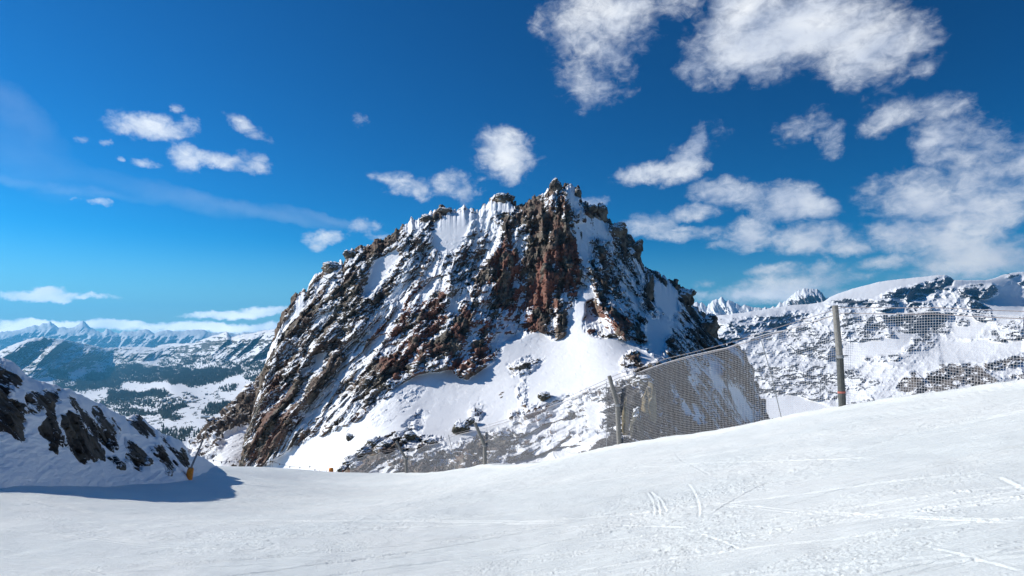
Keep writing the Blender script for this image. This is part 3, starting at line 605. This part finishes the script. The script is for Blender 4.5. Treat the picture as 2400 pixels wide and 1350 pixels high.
for pts, val in [([(560,780),(700,680),(850,650),(960,600),(1100,600),(1200,620),(1500,640),(1700,630),(1960,610),(2010,650),(1850,700),(1650,760),(1350,750),(1440,705),(1250,725),(1000,740),(930,790),(830,790),(640,820)], 1.0),
  ([(890,820),(980,800),(1060,835),(1350,810),(1300,850),(1080,870),(900,900)], 1.0),([(1230,1010),(1330,950),(1490,915),(1450,960),(1300,1000)], .95),([(1640,1000),(1680,930),(1920,905),(1810,950),(1700,1000)], .85),
  ([(1150,1210),(1250,1130),(1500,1120),(1640,1130),(1560,1200),(1400,1240)], .10),([(1250,600),(1400,540),(1700,520),(1700,580),(1500,640)], .34),([(1700,580),(1950,560),(2180,590),(2160,680),(2000,660)], .30),([(2000,660),(2160,640),(2100,740),(1980,720)], .4),
  ([(400,640),(560,660),(560,820),(430,740)], .7),([(780,900),(1350,880),(1500,900),(1350,940),(850,950)], .16),([(900,970),(1100,960),(1250,1000),(1000,1010)], .35),([(1330,1000),(1440,1000),(1400,1040),(1330,1030)], .4),([(1790,790),(1900,760),(1880,800),(1800,800)], .7),
  ([(1200,1060),(1700,1020),(1700,1130),(1200,1130)], .05),([(420,700),(500,740),(480,800)], .8)]:
    mt.poly(z6(pts), val)
mt.poly(z6([(1545,655),(1600,625),(1720,615),(1650,640)]), .0).poly(z6([(1120,690),(1170,680),(1165,692)]), 0)
mt.blur(1)
def md_disp(P, U, V):
    x, y, z = P[..., 0], P[..., 1], P[..., 2]
    hi = sstep(V, np.interp(U, [0, 250, 400, 540, 660], [920, 870, 860, 880, 890]), np.interp(U, [0, 250, 400, 540, 660], [850, 830, 830, 830, 840]))
    d = -hi*(fbm((U+1.1*V)/62, V/75, U*0, 5, 551, ridge=True, g=.56)-.5)*1300*sstep(V-TOPM(U), -5, 25)+(1-hi)*((fbm(U/60, V/22, U*0, 4, 561)-.5)*120)
    return d*np.clip(y/7000, .2, 1.2)
def md_snow(P, N, U, V):
    x, y, z = P[..., 0], P[..., 1], P[..., 2]
    w = (fbm(U/20, V/9, U*0, 4, 571, g=.6)-.5)*30
    R = np.maximum(mf(U+w, V), .85*sstep(mt(U+w, V+.4*w), .5, .85))
    Fv = 1.0*N[..., 2]+fbm((U+1.5*V)/12, V/3.5, U*0, 5, 581, g=.75)*1.3
    return ranksnow(Fv, R, R > .1, 5.0), 0*x
vo, VP, VU, VV = relief('valley', np.linspace(-900, 1000, 1150), TOPM, line([(-900,1100),(1000,1100)]), 420, MD, md_disp, md_snow, M_valley, curl=(200, 5), back=(6, 260, .8), ray=True, jag=(5, 10))
nb = VP.shape[1]-VU.shape[1]; VPf = VP[:, nb:]
# base terrain under everything, out to the horizon
def base_terrain():
    n = 72; r = np.array([0, 400, 1500, 5000, 15000, 30000, 42000.]); th = np.linspace(0, 2*math.pi, n, endpoint=False)
    v = [(0, 0, -700)]+[(a*math.cos(t), a*math.sin(t), -700-.012*a) for a in r[1:] for t in th]
    f3 = [(0, 1+i, 1+(i+1) % n) for i in range(n)]
    f4 = [(1+k*n+i, 1+(k+1)*n+i, 1+(k+1)*n+(i+1) % n, 1+k*n+(i+1) % n) for k in range(len(r)-2) for i in range(n)]
    o = mesh_np('ground', v, [np.array(f3), np.array(f4)], M_piste); o['kind'] = 'structure'
base_terrain()

# woods: many small conifers, one mass
def woods(name, P, U, V, mask, count, hgt, seed, kind='stuff', mn=0.05):
    rng = np.random.default_rng(seed); w0 = (fbm(U/20, V/9, U*0, 4, 571, g=.6)-.5)*30; w = mask(U+w0, V+.4*w0)
    cell = np.linalg.norm(np.cross(np.gradient(P, axis=0), np.gradient(P, axis=1)), axis=-1)
    w = np.where((w > mn) & (U > 60), w, 0)*np.sqrt(cell)*(.15+sstep(fbm(U/10, V/4, U*0, 4, 601, g=.6), .42, .56)); w = w.ravel()/w.sum()
    idx = rng.choice(len(w), count, p=w); c = P.reshape(-1, 3)[idx]+rng.normal(0, 1, (count, 3))*np.array([6, 6, 0])
    h = hgt*rng.uniform(.6, 1.35, count); r = h*.27
    a = np.arange(5)*2*math.pi/5; base = np.stack([np.cos(a), np.sin(a), np.zeros(5)], -1)
    v = np.concatenate([c[:, None]+base[None]*r[:, None, None]+np.array([0, 0, -2.]), c[:, None]+np.stack([h*0, h*0, h], -1)[:, None]], 1)
    k = np.arange(count)[:, None]*6
    f = np.concatenate([np.concatenate([k+i, k+(i+1) % 5, k+5], 1) for i in range(5)])
    o = mesh_np(name, v, f, M_tree, smooth=False)
    return o
tag(woods('conifer_forest', VPf, VU, VV, mt, 38000, 16, 5), 'dark blue-green conifer woods in patches across the snowy valley', 'forest', kind='stuff')

# houses of the village
def house_mesh():
    v = [(-6,-5,-2),(6,-5,-2),(6,5,-2),(-6,5,-2),(-6,-5,6),(6,-5,6),(6,5,6),(-6,5,6),(-6,0,10),(6,0,10)]
    me = bpy.data.meshes.new('chalet'); me.from_pydata(v, [], [(0,1,5,4),(1,2,6,9,5),(2,3,7,6),(3,0,4,8,7),(4,5,9,8),(6,7,8,9)])
    me.materials.append(M_house); me.materials.append(M_piste)
    for i in (4, 5): me.polygons[i].material_index = 1
    return me
hm = house_mesh(); rng = np.random.default_rng(12)
for k in range(70):
    u = 400+rng.normal(0, 52) if k < 56 else rng.uniform(470, 580); v = 938+rng.normal(0, 7)-(u-400)*.04 if k < 56 else 985+rng.normal(0, 6)
    i = np.argmin(np.abs(VU[:, 0]-u)); j = np.argmin(np.abs(VV[i]-v)); p = VPf[i, j]
    o = bpy.data.objects.new('chalet', hm); col.objects.link(o); o.location = p; s = rng.uniform(.8, 1.7); o.scale = (s, s, s*.9); o.rotation_euler = (0, 0, rng.uniform(0, 3))
    tag(o, 'tiny chalet with snowy roof among the village houses on the valley floor', 'house', 'chalets of the valley village')

# ------------------------------------------------------------------ boulders and pinnacles
import bmesh
def boulder(name, u, v, D, wpx, hpx, seed, label, deep=.8, cat='boulder', mat=None, sink=.3, rot=0., group=None, jag=1.0):
    bm = bmesh.new(); bmesh.ops.create_icosphere(bm, subdivisions=5, radius=1.0)
    me = bpy.data.meshes.new(name); bm.to_mesh(me); bm.free()
    n = len(me.vertices); p = np.empty(n*3, np.float32); me.vertices.foreach_get('co', p); p = p.reshape(-1, 3)
    s = seed*7.31
    d = 1+.48*jag*facet(p[:, 0]*1.1+s, p[:, 1]*1.1, p[:, 2]*1.1, seed)+.17*facet(p[:, 0]*2.6+s, p[:, 1]*2.6, p[:, 2]*2.6, seed+9)+.05*facet(p[:, 0]*6+s, p[:, 1]*6, p[:, 2]*6, seed+19)+(fbm(p[:, 0]*5+s, p[:, 1]*5, p[:, 2]*5, 4, seed)-.5)*.12
    sx, sz = wpx/2/F*D, hpx/2/F*D
    p = p*d[:, None]*np.array([sx, sx*deep, sz]); c, q = math.cos(R_(rot)), math.sin(R_(rot))
    p = np.stack([p[:, 0]*c-p[:, 2]*q, p[:, 1], p[:, 0]*q+p[:, 2]*c], -1).astype(np.float32); p[:, 2] += sz*(1-sink)
    me.vertices.foreach_set('co', p.ravel()); me.polygons.foreach_set('use_smooth', np.ones(len(me.polygons), bool)); me.update()
    me.materials.append(mat or M_boulder)
    o = bpy.data.objects.new(name, me); col.objects.link(o)
    q = pix(np.array(float(u)), np.array(float(v+hpx/2)), np.array(float(D))); o.location = q; o.location.z += sz*sink*.4
    return tag(o, label, cat, group)
dk = lambda u, v: float(CD(np.array([float(u)]), np.array([float(v)]))[0])
M_pin = snow_rock('pinnacle_rock', .5, rock_dark=(.035, .031, .027), rock_light=(.20, .17, .13), slope=.55, edge=.1)
for nm, u, v, off, w, h, rot, lab in [
 ('rock_pinnacle',1303,437,2,26,34,0,'dark pointed rock crowning the very summit of the crag'),
 ('rock_pinnacle',1182,464,3,44,24,0,'dark flat-topped rock knob on the ridge left of the summit'),
 ('rock_pinnacle',1411,496,0,24,44,8,'upright dark rock tooth right of the summit with a notch behind it'),
 ('rock_pinnacle',1355,452,2,14,28,5,'thin dark rock just right of the snowy summit cap'),
 ('rock_pinnacle',1390,488,0,22,18,0,'small snow-dusted rock between summit and upright tooth'),
 ('rock_pinnacle',1452,535,-1,34,26,-22,'leaning dark slab jutting out on the upper right skyline'),
 ('rock_pinnacle',1443,545,-3,30,34,0,'blocky dark rock under the leaning slab on the right skyline'),
 ('rock_pinnacle',1492,585,0,26,44,-20,'dark jagged rock on the right skyline below the leaning slab'),
 ('rock_pinnacle',1520,680,-4,26,80,-10,'tall dark rock pillar on the shaded right side of the crag'),
 ('rock_pinnacle',1040,493,2,30,14,0,'low dark rock knob on the ridge left of the snow gully'),
 ('rock_pinnacle',1001,512,2,28,20,0,'rough dark rock on the crest above the upper snowfields'),
 ('rock_pinnacle',820,596,2,28,24,0,'dark rock step on the left ridge above the notch'),
 ('rock_pinnacle',780,628,2,46,28,-10,'broad snow-streaked rock head on the left ridge below the notch'),
 ('rock_pinnacle',1606,700,0,40,46,-30,'dark rock block on the right shoulder skyline'),
 ('rock_pinnacle',1658,768,-2,46,60,-25,'large dark rock mass at the lower right skyline of the crag')]:
    boulder(nm, u, v, dk(u, v)+off, w, h, int(u) % 97, lab, cat='rock', mat=M_pin, group='rocks standing on the crag skyline', sink=.1, rot=rot, jag=.8)
for u, v, D, w, h, rot, lab in [
 (1274,925,176,30,22,0,'rounded greenish boulder alone in the middle of the snow apron'),
 (1080,998,160,40,34,25,'dark reddish-brown boulder above the fence in mid apron'),
 (1100,985,163,24,16,20,'red-brown slab beside the dark boulder on the apron'),
 (962,1018,150,26,18,0,'squat grey-green boulder above the left part of the net'),
 (946,1032,147,16,14,0,'small round boulder at the lower left of the squat one'),
 (905,1040,140,36,24,12,'large rounded lichen-covered boulder at the right end of the dark outcrop'),
 (890,1055,136,26,20,0,'olive boulder low in the dark outcrop just above the net'),
 (872,1040,139,34,26,30,'dark angular boulder in the middle of the outcrop'),
 (852,1056,135,40,26,25,'dark brown boulder at the left of the outcrop above the net'),
 (822,1080,125,36,28,25,'brown boulder leaning down the slope by the net end'),
 (806,1098,112,30,20,15,'dark boulder next to the orange barrel at the piste edge'),
 (838,1092,112,34,26,0,'rough dark boulder seen through the end of the net'),
 (1006,1032,148,30,12,0,'flat brown rock just above the sagging net'),
 (1507,895,150,52,44,0,'big smooth grey boulder behind the net beside the tan rock'),
 (1525,862,152,36,22,0,'brown layered rock at the foot of the snow edge above the net'),
 (1180,1022,125,46,36,20,'grey boulder seen through the net right of the bent post'),
 (1098,1073,105,22,30,20,'leaning grey boulder behind the net left of the bent post'),
 (1112,1078,104,10,14,20,'small grey stone beside the leaning boulder behind the net'),
 (1490,826,205,20,14,0,'brown boulder near the right edge of the upper apron'),
 (820,1022,172,16,22,20,'dark rock spike at the lower left of the apron')]:
    boulder('boulder', u, v, dk(u, v+.3*h)-1.2, w, h, int(u*3+v) % 89, lab, rot=rot, sink=.5, jag=.8, group='boulders on the snow apron')

M_tan = snow_rock('tan_stained_rock', .3, rock_dark=(.13, .10, .05), rock_light=(.34, .27, .15), slope=.8, edge=.08)
for u, v, D, w, h, lab in [(1521,958,dk(1521,958)-10,34,112,'tall tan-stained rock rib seen through the net, right of the bent post'),(1466,985,dk(1466,985)-10,16,100,'narrow yellow-brown rock rib just right of the bent post behind the net'),(1492,1000,dk(1492,1000)-10,30,90,'dark rock rib between the two tan ribs behind the net')]:
    boulder('rock_rib', u, v, D, w, h, int(u) % 83, lab, cat='rock', mat=M_tan if 'tan-s' in lab or 'yellow' in lab else M_boulder, sink=.15, jag=.7, group='rock ribs behind the net')

# ------------------------------------------------------------------ tubes
def tube(pts, rad, sides=5):
    pts = np.asarray(pts, float); n = len(pts); rad = np.broadcast_to(rad, (n,))
    tg = np.gradient(pts, axis=0); tg /= np.linalg.norm(tg, axis=1, keepdims=True)+1e-12
    ref = np.where(np.abs(tg[:, 2:3]) > .8, np.array([[1., 0, 0]]), np.array([[0, 0, 1.]]))
    a = np.cross(tg, ref); a /= np.linalg.norm(a, axis=1, keepdims=True); b = np.cross(tg, a)
    an = np.arange(sides)*2*math.pi/sides
    v = pts[:, None]+(a[:, None]*np.cos(an)[None, :, None]+b[:, None]*np.sin(an)[None, :, None])*rad[:, None, None]
    i, j = np.meshgrid(np.arange(n-1), np.arange(sides), indexing='ij'); i = i.ravel(); j = j.ravel(); jn = (j+1) % sides
    f = np.stack([i*sides+j, i*sides+jn, (i+1)*sides+jn, (i+1)*sides+j], -1)
    return v.reshape(-1, 3), f
class MB:
    def __init__(s): s.v = []; s.q = []; s.n = 0; s.caps = []
    def tube(s, pts, rad, sides=5, cap=True):
        v, f = tube(pts, rad, sides); s.v.append(v); s.q.append(f+s.n)
        if cap:
            for base in (0, len(v)-sides):
                c = v[base:base+sides].mean(0); s.v.append(c[None]); ci = s.n+len(v)+(0 if base == 0 else 1)
                k = np.arange(sides); s.caps.append(np.stack([np.full(sides, ci), s.n+base+k, s.n+base+(k+1) % sides], -1))
            s.n += 2
        s.n += len(v); return s
    def build(s, name, mat, parent=None, smooth=False, origin=None):
        v = np.concatenate(s.v)
        if parent is not None: v = v-np.array(parent.matrix_basis.translation)
        return mesh_np(name, v, [np.concatenate(s.q)]+([np.concatenate(s.caps)] if s.caps else []), mat, parent, smooth)
def P3(u, v, D): return pix(np.array(float(u)), np.array(float(v)), np.array(float(D)))

# ------------------------------------------------------------------ safety net fence
def fence():
    root = empty('safety_net_fence', tuple(P3(1450, 1046, 30)), 'long pale safety net fence on bent posts along the edge of the piste', 'fence')
    s0 = np.concatenate([[0], np.cumsum(np.linalg.norm(np.diff(NETXYZ, axis=0), axis=1))]); L = s0[-1]
    def bot(s): return np.stack([np.interp(s, s0, NETXYZ[:, k]) for k in range(3)], -1)
    def top(s): return np.stack([np.interp(s, s0, NETTOP[:, k]) for k in range(3)], -1)
    post_s = [s0[3], s0[8], s0[11], s0[14]]
    def pt(s, t):
        """net surface: s along, t 0..1 up; bellies away from the posts, sags between ties"""
        b, tp = bot(s), top(s); b = b.copy(); b[..., 2] -= .12
        far = sstep(s, s0[12], s0[14])
        sag = far*.32*np.abs(np.sin(s*math.pi/4.2))**1.0*(t**2)-.05*(1-far)*t*np.abs(np.sin(s*math.pi/3.4))
        off = .22*np.sin(t*math.pi)*(fbm(s/2.5, s*0+t*1.3, s*0, 3, 701)-.35)
        q = b+(tp-b)*t[..., None]; q[..., 2] -= sag*1.0
        q[..., 2] += (fbm(s/1.7, t*2, s*0, 2, 711)-.5)*.06
        q[..., 0] += off*.55; q[..., 1] += off*.8
        return q
    cell = .078; ns = int(L/cell); S = np.linspace(0, L, ns); mb_ = MB()
    def hang(s, h):
        q = pt(s, np.ones(len(s)))
        b_ = bot(s); far = sstep(s, s0[12], s0[14]); H = q[:, 2]-b_[:, 2]
        k = np.clip(h/np.maximum(H, .5), 0, 1.1); q[:, 2] -= h*np.where(H > 0, 1, 1)
        belly = .26*np.sin(np.clip(k, 0, 1)*math.pi)*(fbm(s/2.5, s*0+k*1.3, s*0, 3, 701)-.35)
        q[:, 0] += (b_[:, 0]-top(s)[:, 0])*k+belly*.55; q[:, 1] += (b_[:, 1]-top(s)[:, 1])*k+belly*.8
        q[:, 2] += (fbm(s/1.3, k*2, s*0, 2, 711)-.5)*.08*k
        return q
    rows = int(3.5/cell)
    for k in range(rows): mb_.tube(hang(S, np.full(ns, k*cell)), .0040 if k else .014, 3, cap=False)
    tv = np.linspace(0, 3.5, 14)
    for s in S: mb_.tube(hang(np.full(14, s), tv), .0038, 3, cap=False)
    mb_.build('net', M_net, root)
    # cables
    for dz, r in ((.0, .014), (.16, .012)):
        SS = np.linspace(0, L, 260); q = top(SS).copy()
        frac = np.interp(SS, [0]+post_s+[L], np.arange(6)); sagc = np.sin((frac % 1)*math.pi)
        q[:, 2] += .06+dz*1.2-sagc*.10
        c = MB().tube(q, r, 4).build('cable', M_rope, root)
    # posts: straight foot, leaning head
    for (u0, v0, um, vm, ut, vt, D, r, lab) in ((1975,960,1968,836,1957,716,19.9,.115,'tall weathered grey post with a dark lower half and steel collar'),(1452,1048,1447,950,1428,881,29.9,.125,None),(1137,1093,1136,1045,1113,991,48.9,.16,None),(953,1111,951,1075,928,1034,64.8,.16,None)):
        a, m, b = P3(u0, v0+6, D), P3(um, vm, D), P3(ut, vt, D-.1)
        po = MB().tube([a, a+(m-a)*.5, m], [r, r*.97, r*.93], 12).build('post', M_postdark if u0 == 1975 else M_post, root)
        if lab: po['label'] = lab
        h = MB().tube([m-(b-m)*.05, m+(b-m)*.5, b], [r*.9, r*.85, r*.8], 12)
        v = np.concatenate(h.v)-np.array(root.location); hd = mesh_np('post_head', v, [np.concatenate(h.q), np.concatenate(h.caps)], M_post, po, False)
        d = (m-a)/np.linalg.norm(m-a)
        cl = MB().tube([m-d*.05, m+d*.05], [r*1.12, r*1.12], 12); cl.tube([m+np.array([-r*2.4, 0, 0]), m+np.array([r*2.4, 0, .03])], [.022, .022], 6)
        mesh_np('collar', np.concatenate(cl.v)-np.array(root.location), [np.concatenate(cl.q), np.concatenate(cl.caps)], M_steel, po, False)
        if u0 == 1975:
            e = a+(m-a)*.36; bd = MB().tube([e-d*.03, e+d*.03], [r*1.05]*2, 12)
            mesh_np('band', np.concatenate(bd.v)-np.array(root.location), [np.concatenate(bd.q), np.concatenate(bd.caps)], M_redf, po, False)
    # thin stakes and ties
    for (u0, v0, u1, v1, D, r) in ((1833,983,1784,797,21.9,.016),(1421,1054,1421,893,31,.014),(1067,1100,1051,1019,54,.03),(928,1110,928,1043,66,.026),(821,1122,819,1068,78,.045)):
        MB().tube([P3(u0, v0+4, D), P3((u0+u1)/2+2, (v0+v1)/2, D), P3(u1, v1, D)], r, 6).build('stake', M_steel, root)
fence()

# ------------------------------------------------------------------ snow lance with orange padding
def lance():
    a, m, b = P3(441, 1126, 43.5), P3(448, 1096, 43.2), P3(475, 1033, 42.5)
    root = empty('padded_pole', tuple(a), 'slanting grey pole with orange padding at its foot beside the rocky bank', 'pole')
    MB().tube([a, m, b], [.085, .075, .06], 8).build('pole', M_steel, root)
    d = m-a; MB().tube([a+d*.02, a+d*.08, a+d*.9, a+d*1.0], [.20, .26, .20, .13], 10).build('padding', M_orange, root, True)
    for k in (.35, .7): MB().tube([a+d*(k-.02), a+d*(k+.02)], [.245-.05*k]*2, 10).build('strap', M_dark, root)
    return root
lance()
def barrel():
    a = P3(776, 1114, 80); root = empty('padded_barrel', tuple(a), 'small orange padded cylinder standing by the rocks at the far piste edge', 'padding')
    h = 17/F*79.5; r = 5.5/F*79.5
    MB().tube([a, a+[0, 0, h*.06], a+[0, 0, h*.9], a+[0, 0, h]], [r*.92, r, r, r*.85], 14).build('padding', M_orange, root, True)
    for k in (.3, .68): MB().tube([a+[0, 0, h*k-.02], a+[0, 0, h*k+.03]], [r*1.03]*2, 14).build('strap', M_postdark, root)
barrel()
def low_fence():
    pts = [(748,1112,79),(765,1115,78.5),(785,1117,78),(803,1117,77.5),(818,1117,77)]
    root = empty('low_red_fence', tuple(P3(785, 1120, 78)), 'low faded red net fence between the orange cylinder and the pale net', 'fence')
    Q = np.array([P3(*p) for p in pts]); s = np.linspace(0, 4, 60); m = MB(); h = .52
    for k in range(7): m.tube(np.stack([np.interp(s, range(5), Q[:, i]) for i in range(3)], -1)+[0, 0, h*k/6-.03], .012, 3, cap=False)
    for t in s: 
        p = np.array([np.interp(t, range(5), Q[:, i]) for i in range(3)]); m.tube([p+[0, 0, -.1], p+[0, 0, h]], .010, 3, cap=False)
    m.build('net', M_redf, root)
    for q in Q: MB().tube([q+[0, 0, -.2], q+[0, 0, h+.35]], .03, 6).build('stake', M_redf, root)
low_fence()
def rope_line():
    tops = [(486,1069,62),(555,1071,69),(639,1077,75),(726,1088,77),(790,1112,79)]; feet = [(486,1090,62),(555,1093,69),(639,1098,75),(726,1111,77),(790,1119,79)]
    root = empty('rope_barrier', tuple(P3(639, 1098, 75)), 'thin rope with small dark flags on slim stakes at the far piste edge', 'rope barrier')
    A = np.array([P3(*p) for p in tops]); B = np.array([P3(*p) for p in feet])
    for a, b in zip(A, B): MB().tube([b+[0, 0, -.2], a], .022, 5).build('stake', M_steel, root)
    R = []
    for i in range(len(A)-1):
        p, q = A[i]*.8+B[i]*.2, A[i+1]*.8+B[i+1]*.2
        for t in np.linspace(0, 1, 12): R.append(p+(q-p)*t+np.array([0, 0, -.35*math.sin(t*math.pi)]))
    R = np.array(R); MB().tube(R, .014, 4).build('rope', M_dark, root)
    for k in range(2, len(R)-2, 3):
        p = R[k]; MB().tube([p+[0, 0, .02], p+[.01, 0, -.09], p+[0, 0, -.2]], [.05, .065, .03], 6).build('flag', M_dark, root)
rope_line()

# ------------------------------------------------------------------ haze
def haze():
    hm_, t, b = new_mat('haze_air'); t.nt.nodes.remove(b)
    pv = t.n('ShaderNodeVolumePrincipled', {'Color': (.13, .56, 1.0, 1), 'Density': 4.2e-5, 'Anisotropy': .3})
    out = [n for n in t.nt.nodes if n.type == 'OUTPUT_MATERIAL'][0]; t.nt.links.new(pv.outputs[0], out.inputs['Volume'])
    X, z0, z1 = 26000, -1300, 1400
    v = [(x, y, z) for z in (z0, z1) for x, y in ((-X, -X), (X, -X), (X, X), (-X, X))]
    o = mesh_np('haze', v, np.array([(0,3,2,1),(4,5,6,7),(0,1,5,4),(1,2,6,5),(2,3,7,6),(3,0,4,7)]), hm_, smooth=False)
    tag(o, 'thin blue haze filling the air over the valley and mountains', 'haze', kind='stuff')
haze()
